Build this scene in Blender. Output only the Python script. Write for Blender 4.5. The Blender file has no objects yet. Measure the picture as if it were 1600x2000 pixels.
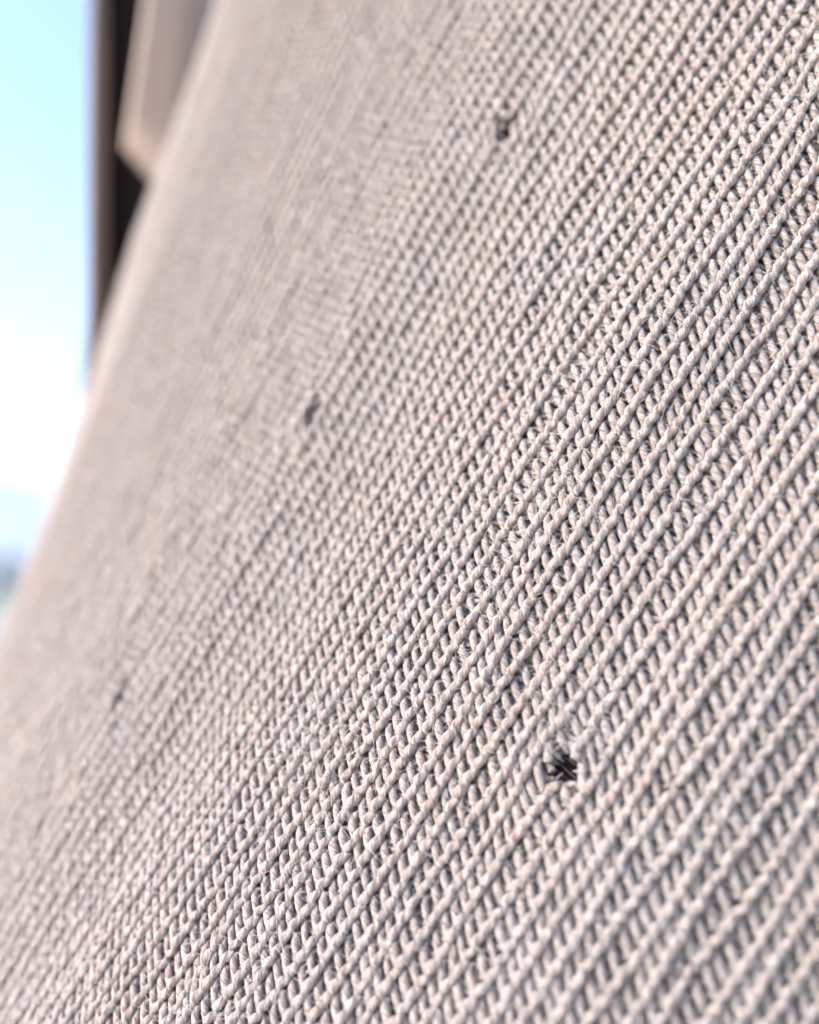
import bpy, math, random
import numpy as np
from mathutils import Matrix, Vector

W = 0.002                      # width of one knitted stitch in metres
F_PX, H_PX = 1986.6, 2000.0    # focal length against the frame height
PITCH = math.radians(4.0)
CAM_Z = 1.25
rng = np.random.default_rng(7)
random.seed(7)

# ------------------------------------------------------------------ camera
scene = bpy.context.scene
COL = scene.collection
cam_d = bpy.data.cameras.new('camera')
cam = bpy.data.objects.new('camera', cam_d)
COL.objects.link(cam)
cam.location = (0, 0, CAM_Z)
cam.rotation_euler = (math.pi / 2 + PITCH, 0, 0)
cam_d.sensor_fit = 'VERTICAL'
cam_d.sensor_height = 24.0
cam_d.lens = 24.0 * F_PX / H_PX
cam_d.clip_start = 0.005
cam_d.clip_end = 6000
cam_d.dof.use_dof = True
cam_d.dof.focus_distance = 45.7 * 0.97 * W
cam_d.dof.aperture_fstop = 7.2
scene.camera = cam
CAMM = np.array(Matrix.Translation((0, 0, CAM_Z)) @ Matrix.Rotation(math.pi / 2 + PITCH, 4, 'X'))

def to_world(P):               # stitch units in the camera's frame -> metres in the place
    P = np.asarray(P, float) * W
    return P @ CAMM[:3, :3].T + CAMM[:3, 3]

# ------------------------------------------------------------------ sky and light
SUN_DIR = Vector((-0.80, -0.26, 0.52)).normalized()     # towards the sun
world = bpy.data.worlds.new('World')
scene.world = world
world.use_nodes = True
nt = world.node_tree
bg = nt.nodes['Background']
sky = nt.nodes.new('ShaderNodeTexSky')
sky.sky_type = 'NISHITA'
sky.sun_disc = False
sky.sun_elevation = math.asin(SUN_DIR.z)
sky.sun_rotation = math.atan2(SUN_DIR.x, SUN_DIR.y)
sky.air_density = 1.0
sky.dust_density = 3.0
sky.ozone_density = 2.8
nt.links.new(sky.outputs[0], bg.inputs[0])
bg.inputs[1].default_value = 0.15
sl = bpy.data.lights.new('sun', 'SUN')
sl.energy = 1.4
sl.angle = math.radians(22)
sl.color = (1.0, 0.99, 0.98)
so = bpy.data.objects.new('sun', sl)
so.rotation_euler = SUN_DIR.to_track_quat('Z', 'Y').to_euler()
so.location = (-3, 0, 4)
COL.objects.link(so)
vs = scene.view_settings
vs.view_transform = 'Standard'
vs.look = 'None'
vs.exposure = 1.88
vs.gamma = 1.0

# ------------------------------------------------------------------ materials
def mat(name):
    m = bpy.data.materials.new(name)
    m.use_nodes = True
    n = m.node_tree.nodes
    return m, n, m.node_tree.links, n['Principled BSDF']

def yarn_material(name, dark, mid, light, bump=1.0):
    m, n, l, b = mat(name)
    uv = n.new('ShaderNodeUVMap'); uv.uv_map = 'yarn'
    sep = n.new('ShaderNodeSeparateXYZ'); l.new(uv.outputs[0], sep.inputs[0])
    # fibres lie along the yarn but wind round it
    ma = n.new('ShaderNodeMath'); ma.operation = 'MULTIPLY_ADD'
    l.new(sep.outputs[0], ma.inputs[0]); ma.inputs[1].default_value = 1.0; l.new(sep.outputs[1], ma.inputs[2])
    cv = n.new('ShaderNodeCombineXYZ')
    mu = n.new('ShaderNodeMath'); mu.operation = 'MULTIPLY'; mu.inputs[1].default_value = 2.2
    l.new(sep.outputs[0], mu.inputs[0]); l.new(mu.outputs[0], cv.inputs[0])
    mv = n.new('ShaderNodeMath'); mv.operation = 'MULTIPLY'; mv.inputs[1].default_value = 12.0
    l.new(ma.outputs[0], mv.inputs[0]); l.new(mv.outputs[0], cv.inputs[1])
    fib = n.new('ShaderNodeTexNoise'); fib.inputs['Scale'].default_value = 1.0; fib.inputs['Detail'].default_value = 3
    fib.inputs['Roughness'].default_value = 0.65
    l.new(cv.outputs[0], fib.inputs['Vector'])
    # ply groove
    ply = n.new('ShaderNodeMath'); ply.operation = 'MULTIPLY'; ply.inputs[1].default_value = 2 * math.pi * 2
    l.new(ma.outputs[0], ply.inputs[0])
    sn = n.new('ShaderNodeMath'); sn.operation = 'SINE'; l.new(ply.outputs[0], sn.inputs[0])
    ramp = n.new('ShaderNodeValToRGB')
    ramp.color_ramp.elements[0].position = 0.34; ramp.color_ramp.elements[0].color = (*dark, 1)
    ramp.color_ramp.elements[1].position = 0.66; ramp.color_ramp.elements[1].color = (*light, 1)
    e = ramp.color_ramp.elements.new(0.5); e.color = (*mid, 1)
    l.new(fib.outputs[0], ramp.inputs[0])
    # slow heather of the dyed wool, warm and cool
    tc = n.new('ShaderNodeTexCoord')
    nz = n.new('ShaderNodeTexNoise'); nz.inputs['Scale'].default_value = 110; nz.inputs['Detail'].default_value = 5; nz.inputs['Roughness'].default_value = 0.65
    l.new(tc.outputs['Object'], nz.inputs['Vector'])
    hr = n.new('ShaderNodeValToRGB')
    hr.color_ramp.elements[0].position = 0.35; hr.color_ramp.elements[0].color = (1.0, 0.96, 0.94, 1)
    hr.color_ramp.elements[1].position = 0.65; hr.color_ramp.elements[1].color = (0.955, 0.965, 1.0, 1)
    l.new(nz.outputs[0], hr.inputs[0])
    mx = n.new('ShaderNodeMix'); mx.data_type = 'RGBA'; mx.blend_type = 'MULTIPLY'; mx.inputs[0].default_value = 1
    l.new(ramp.outputs[0], mx.inputs[6]); l.new(hr.outputs[0], mx.inputs[7])
    l.new(mx.outputs[2], b.inputs['Base Color'])
    b.inputs['Roughness'].default_value = 0.85
    b.inputs['Specular IOR Level'].default_value = 0.25
    b.inputs['Subsurface Weight'].default_value = 0.4
    b.inputs['Subsurface Radius'].default_value = (1.0, 0.8, 0.7)
    b.inputs['Subsurface Scale'].default_value = 0.3 * W
    b.inputs['Sheen Weight'].default_value = 0.5
    b.inputs['Sheen Roughness'].default_value = 0.5
    ad = n.new('ShaderNodeMath'); ad.operation = 'MULTIPLY_ADD'; ad.inputs[1].default_value = 0.45
    l.new(sn.outputs[0], ad.inputs[0]); l.new(fib.outputs[0], ad.inputs[2])
    bp = n.new('ShaderNodeBump'); bp.inputs['Strength'].default_value = bump; bp.inputs['Distance'].default_value = 0.20 * W
    l.new(ad.outputs[0], bp.inputs['Height']); l.new(bp.outputs[0], b.inputs['Normal'])
    tr = n.new('ShaderNodeBsdfTranslucent'); l.new(mx.outputs[2], tr.inputs[0])
    ms = n.new('ShaderNodeMixShader'); ms.inputs[0].default_value = 0.34
    out = n['Material Output']
    l.new(b.outputs[0], ms.inputs[1]); l.new(tr.outputs[0], ms.inputs[2]); l.new(ms.outputs[0], out.inputs[0])
    return m

M_YARN = yarn_material('beige_wool', (0.27, 0.185, 0.15), (0.495, 0.41, 0.37), (0.675, 0.61, 0.59))

def hair_material():
    m, n, l, b = mat('wool_fuzz')
    b.inputs['Base Color'].default_value = (0.72, 0.66, 0.62, 1)
    b.inputs['Roughness'].default_value = 0.6
    tr = n.new('ShaderNodeBsdfTranslucent'); tr.inputs[0].default_value = (0.8, 0.74, 0.7, 1)
    ms = n.new('ShaderNodeMixShader'); ms.inputs[0].default_value = 0.45
    l.new(b.outputs[0], ms.inputs[1]); l.new(tr.outputs[0], ms.inputs[2]); l.new(ms.outputs[0], n['Material Output'].inputs[0])
    return m
M_HAIR = hair_material()

def plain_cloth(name, c0, c1, scale, rough=0.9):
    m, n, l, b = mat(name)
    tc = n.new('ShaderNodeTexCoord')
    nz = n.new('ShaderNodeTexNoise'); nz.inputs['Scale'].default_value = scale; nz.inputs['Detail'].default_value = 5
    l.new(tc.outputs['Object'], nz.inputs['Vector'])
    r = n.new('ShaderNodeValToRGB')
    r.color_ramp.elements[0].position = 0.3; r.color_ramp.elements[0].color = (*c0, 1)
    r.color_ramp.elements[1].position = 0.7; r.color_ramp.elements[1].color = (*c1, 1)
    l.new(nz.outputs[0], r.inputs[0]); l.new(r.outputs[0], b.inputs['Base Color'])
    b.inputs['Roughness'].default_value = rough
    b.inputs['Specular IOR Level'].default_value = 0.15
    return m
M_DARK = plain_cloth('gap_shade', (0.012, 0.008, 0.007), (0.03, 0.02, 0.017), 900)  # near-black colour painting the shade of the gap between folds
M_UNDER = plain_cloth('hole_shade', (0.020, 0.012, 0.012), (0.06, 0.04, 0.042), 1800)  # dark brown painting the shade seen through the moth holes
M_STRAY = plain_cloth('dark_thread', (0.05, 0.03, 0.033), (0.12, 0.08, 0.085), 2500)
M_BACK = plain_cloth('beige_wool_shaded', (0.37, 0.275, 0.225), (0.48, 0.37, 0.315), 1500)  # same wool, its colour darkened and warmed for the shaded folds
M_HAZE_HILL = plain_cloth('haze_blue_hill', (0.28, 0.34, 0.41), (0.33, 0.39, 0.46), 0.004)  # haze painted into the hill colour as pale blue
M_GRASS = plain_cloth('dry_grass', (0.20, 0.21, 0.17), (0.34, 0.34, 0.30), 0.6)
M_WOOD = plain_cloth('hazed_foliage', (0.27, 0.31, 0.32), (0.38, 0.42, 0.43), 0.35)  # foliage colour paled and blued to stand in for haze

# ------------------------------------------------------------------ mesh helpers
def mesh_from(name, verts, faces, material, parent=None, uv=None, smooth=True):
    me = bpy.data.meshes.new(name)
    verts = np.ascontiguousarray(verts, dtype=np.float32)
    faces = np.ascontiguousarray(faces, dtype=np.int32)
    nf, k = faces.shape
    me.vertices.add(len(verts)); me.vertices.foreach_set('co', verts.ravel())
    me.loops.add(nf * k); me.loops.foreach_set('vertex_index', faces.ravel())
    me.polygons.add(nf)
    me.polygons.foreach_set('loop_start', np.arange(0, nf * k, k, dtype=np.int32))
    me.polygons.foreach_set('loop_total', np.full(nf, k, dtype=np.int32))
    if smooth:
        me.polygons.foreach_set('use_smooth', np.ones(nf, dtype=bool))
    if uv is not None:
        l = me.uv_layers.new(name='yarn')
        l.data.foreach_set('uv', np.ascontiguousarray(uv, dtype=np.float32).ravel())
    me.update(calc_edges=True)
    me.validate()
    me.materials.append(material)
    o = bpy.data.objects.new(name, me)
    COL.objects.link(o)
    if parent is not None:
        o.parent = parent
        o.matrix_parent_inverse = Matrix.Translation(-parent.location)
    return o

def tag(o, label=None, category=None, kind=None, group=None):
    if label: o['label'] = label
    if category: o['category'] = category
    if kind: o['kind'] = kind
    if group: o['group'] = group

# ------------------------------------------------------------------ the body of the sweater: a bellied, slightly twisted half tube
G = dict(r=(-0.5828050072, -0.0443077292, -0.6290194127), k=(0.7934555, 1.3120833, 0.8903021),
         h=0.66897312, kb=-0.0212153, tw=-0.25487764, px=1014.1067, py=997.6033, D=45.7057)
HC = G['h']
def _rot(r):
    a, b, c = r
    A = np.array([[np.cos(a), -np.sin(a), 0], [np.sin(a), np.cos(a), 0], [0, 0, 1]])
    B = np.array([[1, 0, 0], [0, np.cos(b), -np.sin(b)], [0, np.sin(b), np.cos(b)]])
    C = np.array([[np.cos(c), 0, np.sin(c)], [0, 1, 0], [-np.sin(c), 0, np.cos(c)]])
    return A @ B @ C
ROT = _rot(G['r'])
ORG = np.array([(G['px'] - 800) / F_PX * G['D'], -(G['py'] - 1000) / F_PX * G['D'], -G['D']])
# section curve tabulated once
_s = np.linspace(-140, 70, 4201)
def _phi(s):
    q = s / 50.0
    k0, k1, k2 = G['k']
    p = k0 * q + k1 * q**2 / 2 + k2 * q**3 / 3
    return p
_p = _phi(_s)
# beyond the silhouette the cloth keeps turning at a steady rate
cut = -82.0
pc = _phi(np.array(cut)); kc = (_phi(np.array(cut)) - _phi(np.array(cut - .01))) / .01
_p = np.where(_s < cut, pc + kc * (_s - cut), _p)
_p = np.clip(_p, -2.6, 2.0)
_ds = _s[1] - _s[0]
_cx = np.concatenate([[0], np.cumsum((np.cos(_p[1:]) + np.cos(_p[:-1])) / 2 * _ds)])
_cz = -np.concatenate([[0], np.cumsum((np.sin(_p[1:]) + np.sin(_p[:-1])) / 2 * _ds)])
i0 = np.argmin(abs(_s)); _cx -= _cx[i0]; _cz -= _cz[i0]

def wrinkle(a, b):             # soft waviness of the worn knit, in stitch widths
    q = np.clip((a + 60) / 40, 0.25, 1)
    dent = -1.3 * np.clip((b - 8) / 22, 0, 1) * np.clip((-a - 45) / 30, 0, 1)
    return dent + q * (0.22 * np.sin(a * 0.16 + 0.6 * np.sin(b * 0.045) + 0.4)
            + 0.15 * np.sin(a * 0.37 - b * 0.028 + 1.9)
            + 0.16 * np.sin(b * 0.13 + a * 0.07 + 0.5)
            + 0.10 * np.sin(a * 0.71 + 0.8 * np.sin(b * 0.09)))

def surf0(a, b):
    x = np.interp(a, _s, _cx); z = np.interp(a, _s, _cz)
    z = z - G['kb'] / 50 * b * b / 2 + G['tw'] / 50 * a * b
    return np.stack([x, b, z], -1)
def surf(a, b, off=0.0):       # a, b in stitch widths on the cloth
    e = 0.4
    P = surf0(a, b)
    ta = surf0(a + e, b) - surf0(a - e, b); tb = surf0(a, b + e) - surf0(a, b - e)
    N = np.cross(ta, tb); N /= np.linalg.norm(N, axis=-1, keepdims=True)
    o = wrinkle(a, b) + off
    P = P + N * o[..., None]
    return P @ ROT.T + ORG, N @ ROT.T

def pix(P):
    return 800 + F_PX * P[..., 0] / -P[..., 2], 1000 - F_PX * P[..., 1] / -P[..., 2]

# moth holes: (wale, course, half width, half length, reach)
HOLES = [(8.2, -12.1, 0.60, 0.66, 2.5), (-13.7, 26.0, 0.42, 0.90, 2.0), (-15.3, -1.3, 0.50, 0.92, 2.0),
         (1.4, -22.6, 0.15, 0.16, 1.2), (-17.6, -29.1, 0.34, 1.15, 2.2), (1.6, -28.8, 0.15, 0.18, 1.1),
         (8.1, -25.6, 0.16, 0.2, 1.1)]

def smooth1(seed, n, amp):
    r = np.random.default_rng(seed)
    ph = r.uniform(0, 6.28, 6); fr = r.uniform(0.05, 0.9, 6)
    return amp * sum(np.sin(fr[i] * n + ph[i]) for i in range(6)) / 2.4

def distort(a, b):             # uneven wales and courses, then the holes
    da = 0.13 * np.sin(b * 0.31 + a * 1.7) * (0.6 + 0.6 * np.sin(a * 0.21 + b * 0.17)) + 0.08 * np.sin(a * 2.3 + 0.6 * b) + 0.10 * np.sin(0.9 * a + 0.11 * b)
    db = 0.07 * np.sin(b * 1.3 + 0.35 * a) + 0.06 * np.sin(a * 1.9 + b * 0.4) + 0.10 * np.sin(a * 0.45 + b * 0.07)
    a = a + da * 0.8; b = b + db * 0.8
    lift = np.zeros_like(a)
    for (ha, hb, rx, ry, R) in HOLES:
        x = (a - ha); y = (b - hb * HC)
        d = np.sqrt((x / rx)**2 + (y / ry)**2) + 1e-6
        Rn = R / min(rx, ry)
        # d in [0, Rn] -> [1, Rn]
        k = np.where(d < Rn, (0.6 + d * (Rn - 0.6) / Rn) / d, 1.0)
        a = ha + x * k; b = hb * HC + y * k
        lift = lift + 0.10 * np.exp(-((d - 1.2) / 1.0)**2)
    return a, b, lift

sweater = bpy.data.objects.new('sweater', None)
COL.objects.link(sweater)
sweater.location = Vector(to_world(ORG + np.array([0, -60, -20])))
tag(sweater, 'beige fine knit wool sweater filling the frame, dotted with small moth holes', 'sweater')

A_, K_, H_, Z_ = 0.278, -0.47, 0.53, 0.18
def stitch_rows(i, js, nt_, ns, last=False):
    """the loops of one wale, rows js, nt_ rings along each loop, ns sides"""
    t = np.linspace(0, 1, nt_)
    nj = len(js)
    hj = 1 + rng.normal(0, 0.05, nj)[:, None]
    T = t[None, :] + np.zeros((nj, 1))
    y = -H_ * hj * np.cos(2 * np.pi * T)
    x = T - 0.5 + A_ * (1 + rng.normal(0, 0.07, nj)[:, None]) * np.sin(4 * np.pi * T) + K_ * y
    z = -Z_ * np.cos(4 * np.pi * T) - 0.075 * np.sin(2 * np.pi * T)
    z = z + rng.normal(0, 0.03, nj)[:, None]
    win = np.sin(np.pi * T)
    x = x + rng.normal(0, 0.028, nj)[:, None] * win
    y = y + rng.normal(0, 0.028, nj)[:, None] * win
    a = i + x
    b = js[:, None] * HC + y
    a, b, lift = distort(a, b)
    P, N = surf(a, b, 0.0)
    P = P + N * (z + lift)[..., None]
    tan = np.gradient(P, axis=1)
    tl = np.linalg.norm(tan, axis=-1, keepdims=True)
    tan = tan / np.maximum(tl, 1e-9)
    B = np.cross(tan, N); B /= np.maximum(np.linalg.norm(B, axis=-1, keepdims=True), 1e-9)
    Nn = np.cross(B, tan)
    leg = 0.5 - 0.5 * np.cos(4 * np.pi * T)
    r = 0.138 + 0.066 * leg**1.4 - 0.012 * np.sin(2 * np.pi * T)
    r = r * (1 + rng.normal(0, 0.075, nj)[:, None] + 0.06 * np.sin(T * 9 + rng.uniform(0, 6.28, nj)[:, None]))
    th = np.arange(ns) / ns * 2 * np.pi + np.pi         # the seam lies at the back
    V = (P[:, :, None, :] + r[:, :, None, None] * (np.cos(th)[None, None, :, None] * Nn[:, :, None, :] * 0.92
         + np.sin(th)[None, None, :, None] * B[:, :, None, :]))
    ln = np.concatenate([np.zeros((nj, 1)), np.cumsum(np.linalg.norm(np.diff(P, axis=1), axis=-1), axis=1)], 1) + rng.uniform(0, 40, nj)[:, None]
    base = (np.arange(nj) * nt_ * ns)[:, None, None]
    q = np.arange(nt_ - 1)[None, :, None] * ns; s = np.arange(ns)[None, None, :]; s2 = (s + 1) % ns
    f = np.stack([base + q + s, base + q + s2, base + q + ns + s2, base + q + ns + s], -1)
    u0 = ln[:, :-1, None] + 0 * s; u1 = ln[:, 1:, None] + 0 * s
    v0 = (s / ns) + 0 * u0; v1 = ((s + 1) / ns) + 0 * u0
    uv = np.stack([np.stack([u0, v0], -1), np.stack([u0, v1], -1), np.stack([u1, v1], -1), np.stack([u1, v0], -1)], -2)
    # a thread that would have to cross a moth hole is bitten through
    seg = np.linalg.norm(np.diff(P, axis=1), axis=-1)
    lim = 4.2 * np.median(seg)
    am = (a[:, 1:] + a[:, :-1]) / 2; bm = (b[:, 1:] + b[:, :-1]) / 2
    inside = np.zeros(am.shape, bool)
    for (ha, hb, rx, ry, R) in HOLES[:3] + HOLES[4:5]:
        inside |= ((am - ha) / rx)**2 + ((bm - hb * HC) / ry)**2 < 0.98
    ok = ((seg < lim) & ~inside)[:, :, None] & (s >= 0)
    return V.reshape(-1, 3), f[ok], uv[ok], P, N, r

legs_P, legs_N, legs_r, legs_w = [], [], [], []
A_MIN, A_MAX, J_MIN, J_MAX = -104, 46, -98, 92
for i in range(A_MIN, A_MAX + 1):
    js = np.arange(J_MIN, J_MAX + 1).astype(float)
    P0, _ = surf(np.full(len(js), float(i)), js * HC)
    X, Y = pix(P0)
    inside = lambda m: (X > -m) & (X < 1600 + m) & (Y > -m) & (Y < 2000 + m) & (P0[:, 2] < -10)
    core, wide = inside(130), inside(620)
    if wide.sum() < 2: continue
    wj = np.arange(js[wide].min(), js[wide].max() + 1)
    cj = np.arange(js[core].min(), js[core].max() + 1) if core.sum() > 1 else wj[:0]
    if i > -34: nt_, ns = 15, 7
    elif i > -50: nt_, ns = 12, 5
    else: nt_, ns = 9, 4
    VV, FF, UU, k = [], [], [], 0
    if len(cj):
        V, f, uv, P, N, r = stitch_rows(i, cj, nt_, ns)
        VV.append(V); FF.append(f); UU.append(uv); k = len(V)
        if i > -34:
            legs_P.append(P.reshape(-1, 3)); legs_N.append(N.reshape(-1, 3)); legs_r.append(r.ravel())
    rest = wj[~np.isin(wj, cj)]
    if len(rest):
        V, f, uv, P, N, r = stitch_rows(i, rest, 9, 4)
        VV.append(V); FF.append(f + k); UU.append(uv)
    mesh_from('knit_column', to_world(np.concatenate(VV)), np.concatenate(FF), M_YARN, sweater, np.concatenate(UU))

# ------------------------------------------------------------------ the purl bumps that close the knit behind the loops
def purl():
    aa = np.arange(-96, A_MAX + 0.01, 0.5); bb = np.arange(-66, 62, 0.24)
    Aa, Bb = np.meshgrid(aa, bb, indexing='ij')
    x, y, _ = distort(Aa, Bb)
    P, N = surf(x, y, -0.36)
    P = P + N * (0.06 * np.cos(2 * np.pi * Aa) * np.cos(2 * np.pi * Bb / HC))[..., None]
    n, m = Aa.shape
    idx = np.arange(n * m).reshape(n, m)
    f = np.stack([idx[:-1, :-1], idx[1:, :-1], idx[1:, 1:], idx[:-1, 1:]], -1)
    L = np.maximum(np.linalg.norm(P[1:, :-1] - P[:-1, :-1], axis=-1), np.linalg.norm(P[:-1, 1:] - P[:-1, :-1], axis=-1))
    ok = L < 1.1
    for (ha, hb, rx, ry, R) in HOLES:
        am = (x[:-1, :-1] + x[1:, 1:]) / 2; bm = (y[:-1, :-1] + y[1:, 1:]) / 2
        ok &= ((am - ha) / rx)**2 + ((bm - hb * HC) / ry)**2 > 1.25
    f = f[ok]
    uvv = np.stack([Bb * 1.5, Aa * 0.9], -1).reshape(-1, 2)
    return mesh_from('purl_side', to_world(P.reshape(-1, 3)), f, M_YARN, sweater, uvv[f])
purl()

# ------------------------------------------------------------------ loose fibres standing off the yarn
LP = np.concatenate(legs_P); LN = np.concatenate(legs_N); LR = np.concatenate(legs_r)
keep = np.ones(len(LP), bool)
for (ha, hb, rx, ry, R) in HOLES[:3]:
    c, _ = surf(np.array([ha]), np.array([hb * HC]))
    keep &= np.linalg.norm(LP - c, axis=1) > max(rx, ry) + 0.12
LP, LN, LR = LP[keep], LN[keep], LR[keep]
def fuzz(n, lmin, lmax, rad, pick=None, nseg=5, curl=0.9):
    idx = rng.integers(0, len(LP), n) if pick is None else rng.choice(pick, n)
    P = LP[idx]; N = LN[idx]
    d = rng.normal(size=(n, 3)); d -= (d * N).sum(-1, keepdims=True) * N
    d /= np.linalg.norm(d, axis=-1, keepdims=True)
    up = rng.uniform(0.1, 0.9, n)[:, None]
    dirn = d + N * up; dirn /= np.linalg.norm(dirn, axis=-1, keepdims=True)
    L = rng.uniform(lmin, lmax, n)[:, None]
    c = rng.normal(size=(n, 3)) * curl
    pts = []
    p = P + N * (LR[idx] * 0.75)[:, None]
    for k in range(nseg):
        pts.append(p)
        dirn = dirn + c * 0.35 - N * 0.16 + rng.normal(size=(n, 3)) * 0.15
        dirn /= np.linalg.norm(dirn, axis=-1, keepdims=True)
        p = p + dirn * L / (nseg - 1)
    C = np.stack(pts, 1)
    tan = np.gradient(C, axis=1); tan /= np.linalg.norm(tan, axis=-1, keepdims=True)
    ref = np.array([0.31, 0.2, 0.93]); s1 = np.cross(tan, ref); s1 /= np.linalg.norm(s1, axis=-1, keepdims=True) + 1e-9
    s2 = np.cross(tan, s1)
    ns = 3; th = np.arange(ns) / ns * 2 * np.pi
    rr = rad * np.linspace(1, 0.5, nseg)[None, :, None, None]
    V = C[:, :, None, :] + rr * (np.cos(th)[None, None, :, None] * s1[:, :, None, :] + np.sin(th)[None, None, :, None] * s2[:, :, None, :])
    base = (np.arange(n) * nseg * ns)[:, None, None]
    q = np.arange(nseg - 1)[None, :, None] * ns; s = np.arange(ns)[None, None, :]; t2 = (s + 1) % ns
    f = np.stack([base + q + s, base + q + t2, base + q + ns + t2, base + q + ns + s], -1).reshape(-1, 4)
    return V.reshape(-1, 3), f
V, f = fuzz(42000, 0.22, 0.9, 0.012, None, 4)
o = mesh_from('yarn_fuzz', to_world(V), f, M_HAIR, sweater); tag(o, kind='stuff')

# bitten yarn ends and stray threads crossing the holes
def thread(name, pts, rad, material, ns=6):
    P = np.array(pts, float); n = len(P)
    tt = np.linspace(0, n - 1, 14)
    C = np.stack([np.interp(tt, np.arange(n), P[:, k]) for k in range(3)], 1)
    for _ in range(3): C[1:-1] = (C[:-2] + 2 * C[1:-1] + C[2:]) / 4
    tan = np.gradient(C, axis=0); tan /= np.linalg.norm(tan, axis=1, keepdims=True)
    s1 = np.cross(tan, [0.3, 0.2, 0.93]); s1 /= np.linalg.norm(s1, axis=1, keepdims=True); s2 = np.cross(tan, s1)
    th = np.arange(ns) / ns * 2 * np.pi
    rr = (rad * np.linspace(1, 0.45, len(C)))[:, None, None]
    V = C[:, None, :] + rr * (np.cos(th)[None, :, None] * s1[:, None, :] + np.sin(th)[None, :, None] * s2[:, None, :])
    q = np.arange(len(C) - 1)[:, None] * ns; s_ = np.arange(ns)[None, :]; t2 = (s_ + 1) % ns
    f = np.stack([q + s_, q + t2, q + ns + t2, q + ns + s_], -1).reshape(-1, 4)
    u = np.repeat(np.arange(len(C) - 1) * 0.1, ns); v = np.tile(np.arange(ns) / ns, len(C) - 1)
    uv = np.stack([np.stack([u, v], -1), np.stack([u, v + 1 / ns], -1), np.stack([u + .1, v + 1 / ns], -1), np.stack([u + .1, v], -1)], 1)
    return mesh_from(name, to_world(V.reshape(-1, 3)), f, material, sweater, uv)
def on(a, b, z):
    P, N = surf(np.array([a]), np.array([b]), z); return P[0]
for (ha, hb, rx, ry, R) in HOLES[:3]:
    for k, ang in enumerate((0.4, 1.9, 3.3, 4.6)):
        ca, sa = math.cos(ang), math.sin(ang)
        l = random.uniform(0.35, 0.75); w_ = random.uniform(-0.5, 0.5)
        cb = hb * HC
        thread('torn_yarn_end', [on(ha + ca * rx * 1.9, cb + sa * ry * 1.7, -0.15), on(ha + ca * rx * 1.2, cb + sa * ry * 1.15, -0.02),
                                 on(ha + ca * rx * l - sa * 0.2 * w_, cb + sa * ry * l + ca * 0.2 * w_, -0.25)], 0.085, M_YARN)
    for k in range(5):
        q = (k - 2) / 2.6 + random.uniform(-0.1, 0.1); sk = random.uniform(-0.25, 0.25)
        thread('stray_thread', [on(ha - rx * 1.5, hb * HC + ry * (q - sk), -0.45), on(ha, hb * HC + ry * q * 1.1, -0.35 - 0.1 * random.random()),
                                on(ha + rx * 1.5, hb * HC + ry * (q + sk), -0.5)], 0.045, M_STRAY)

# felted pale fluff round the worst bites
near_hole = []
for (ha, hb, R, n_) in [(7.8, -9.9, 1.6, 170), (-14.6, -2.4, 1.4, 160), (-13.6, 24.4, 1.3, 90), (-2.5, -20.5, 2.6, 260), (1.0, 2.0, 2.4, 120)]:
    c, _ = surf(np.array([ha]), np.array([hb * HC]))
    d = np.linalg.norm(LP - c, axis=1)
    near_hole.append((np.nonzero(d < R)[0], n_))
vs_, fs_, k = [], [], 0
for pick, n_ in near_hole:
    V, f = fuzz(n_, 0.5, 1.6, 0.012, pick, 6, 1.6)
    vs_.append(V); fs_.append(f + k); k += len(V)
o = mesh_from('felted_fluff', to_world(np.concatenate(vs_)), np.concatenate(fs_), M_HAIR, sweater); tag(o, kind='stuff')

# ------------------------------------------------------------------ dark backing added as the shade inside the sweater
def sheet(name, fn, us, vs2, material, parent=None, smooth=True):
    U, Vv = np.meshgrid(us, vs2, indexing='ij')
    P = fn(U, Vv)
    n, m = U.shape
    idx = np.arange(n * m).reshape(n, m)
    f = np.stack([idx[:-1, :-1], idx[1:, :-1], idx[1:, 1:], idx[:-1, 1:]], -1).reshape(-1, 4)
    return mesh_from(name, to_world(P.reshape(-1, 3)), f, material, parent, smooth=smooth)

inner = bpy.data.objects.new('inner_shade', None)
COL.objects.link(inner); inner.location = sweater.location.copy()
tag(inner, 'black sheets added behind the beige sweater for the shade in its gap and holes', 'inner_shade')
us = np.linspace(-108, 46, 309); vs2 = np.linspace(-66, 62, 53)
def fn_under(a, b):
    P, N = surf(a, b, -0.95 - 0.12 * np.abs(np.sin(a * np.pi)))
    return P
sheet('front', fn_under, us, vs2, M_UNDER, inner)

def at(x, y, d):               # a point seen at x, y of the photograph's frame, d stitch widths away
    x = np.asarray(x, float); y = np.asarray(y, float); d = np.asarray(d, float) + 0 * x
    return np.stack([(x - 800) / F_PX * d, -(y - 1000) / F_PX * d, -d], -1)

# ------------------------------------------------------------------ folds of the sweater behind the body
def fold(name, xl, xr, y0, y1, dist, depth, wraps, ribs):
    """a hanging fold: its section is an arch, edges given as functions of y"""
    us = np.linspace(0, 1, ribs * 8 + 1); ys = np.linspace(y0, y1, 140)
    def fn(u, y):
        ph = -1.45 + (1.45 + wraps) * u
        w = (np.sin(ph) + math.sin(1.45)) / (math.sin(1.45) + math.sin(min(wraps, 1.57)))
        x = xl(y) + (xr(y) - xl(y)) * w
        d = dist + 11 * u - 0.35 * np.abs(np.sin(u * ribs * np.pi))
        return at(x, y, d)
    o = sheet(name, fn, us, ys, M_BACK, sweater)
    s = o.modifiers.new('thickness', 'SOLIDIFY'); s.thickness = 0.0012; s.offset = -1
    return o
sm = lambda x, a, b: np.clip((x - a) / (b - a), 0, 1)**2 * (3 - 2 * np.clip((x - a) / (b - a), 0, 1))
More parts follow.
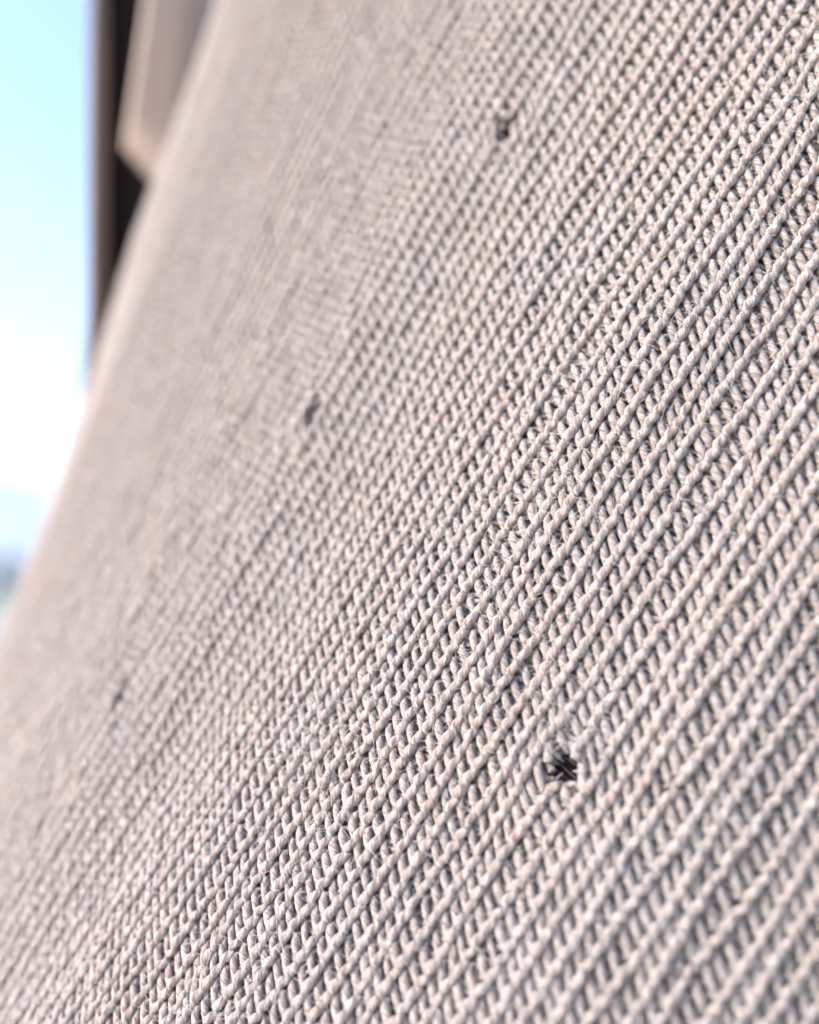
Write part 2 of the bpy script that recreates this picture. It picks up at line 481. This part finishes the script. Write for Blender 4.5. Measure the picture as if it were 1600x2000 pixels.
fold('back_panel', lambda y: 172 - 3 * np.sin(y / 300) - 70 * sm(y, 560, 1250), lambda y: 210 + 3 * np.sin(y / 260) - 20 * sm(y, 650, 1200),
     -700, 1900, 128, 5.0, 1.5, 6)
def flap():
    us = np.linspace(0, 1, 121); ys = np.linspace(0, 1, 80)
    def fn(u, v):
        bottom = 290 + 215 * u
        y = -700 + (bottom + 700) * v
        x = 246 + 200 * u + 42 * np.clip((290 - y) / 290, -0.2, 1.6) * (1 - u)
        edge = sm(v, 0.9, 1.0)
        d = 119 + 3.0 * u + 4.0 * sm(u, 0.40, 1.0) - 0.3 * np.abs(np.sin(u * 14 * np.pi)) + 2.6 * edge**2 
        return at(x, y, d)
    o = sheet('side_fold', fn, us, ys, M_BACK, sweater)
    s = o.modifiers.new('thickness', 'SOLIDIFY'); s.thickness = 0.0006; s.offset = -1
flap()
# added black sheet standing in for the shade between the folds
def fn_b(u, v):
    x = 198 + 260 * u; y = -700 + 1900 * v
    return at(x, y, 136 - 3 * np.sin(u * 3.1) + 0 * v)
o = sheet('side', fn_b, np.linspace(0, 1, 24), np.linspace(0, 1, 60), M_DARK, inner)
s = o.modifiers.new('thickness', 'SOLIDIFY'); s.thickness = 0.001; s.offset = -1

# ------------------------------------------------------------------ ground and far trees
gv = np.array([[-3000, -50, 0], [3000, -50, 0], [3000, 4000, 0], [-3000, 4000, 0]], float)
g = mesh_from('ground', gv, np.array([[0, 1, 2, 3]]), M_GRASS); tag(g, kind='structure')
def wood():
    n = 7000
    x = rng.uniform(-75, 75, n); y = 60 + rng.uniform(0, 14, n)
    top = 3.9 + 0.7 * np.sin(x * 0.31) + 0.5 * np.sin(x * 0.83 + 1)
    z = rng.uniform(0.0, 1.0, n)**0.7 * top
    c = np.stack([x, y, z], -1)
    q1 = rng.normal(size=(n, 3)); q1 /= np.linalg.norm(q1, axis=1)[:, None]
    q2 = np.cross(q1, rng.normal(size=(n, 3))); q2 /= np.linalg.norm(q2, axis=1)[:, None]
    s_ = rng.uniform(0.25, 0.6, n)[:, None]
    V = np.stack([c - q1 * s_, c + q2 * s_ * 0.6, c + q1 * s_, c - q2 * s_ * 0.6], 1).reshape(-1, 3)
    return mesh_from('far_hedge', V, np.arange(n * 4).reshape(n, 4), M_WOOD, smooth=False)
w = wood(); tag(w, 'blurred far line of greenery below the sky at the left edge', 'hedge', kind='stuff')

def haze_hills():  # added ridge giving the low sky its bluer, hazy tone
    n, m = 160, 14
    x = np.linspace(-2600, 2600, n)[:, None]; v = np.linspace(0, 1, m)[None, :]
    top = 330 + 14 * np.sin(x / 420) + 7 * np.sin(x / 130 + 1) + 4 * np.sin(x / 47)
    z = v * top + 0 * x
    y = 2400 + 900 * v + 25 * np.sin(x / 60 + 9 * v) * v
    V = np.stack([x + 0 * v, y, z - 2], -1).reshape(-1, 3)
    idx = np.arange(n * m).reshape(n, m)
    f = np.stack([idx[:-1, :-1], idx[1:, :-1], idx[1:, 1:], idx[:-1, 1:]], -1).reshape(-1, 4)
    return mesh_from('haze_hills', V, f, M_HAZE_HILL)
tag(haze_hills(), kind='structure')
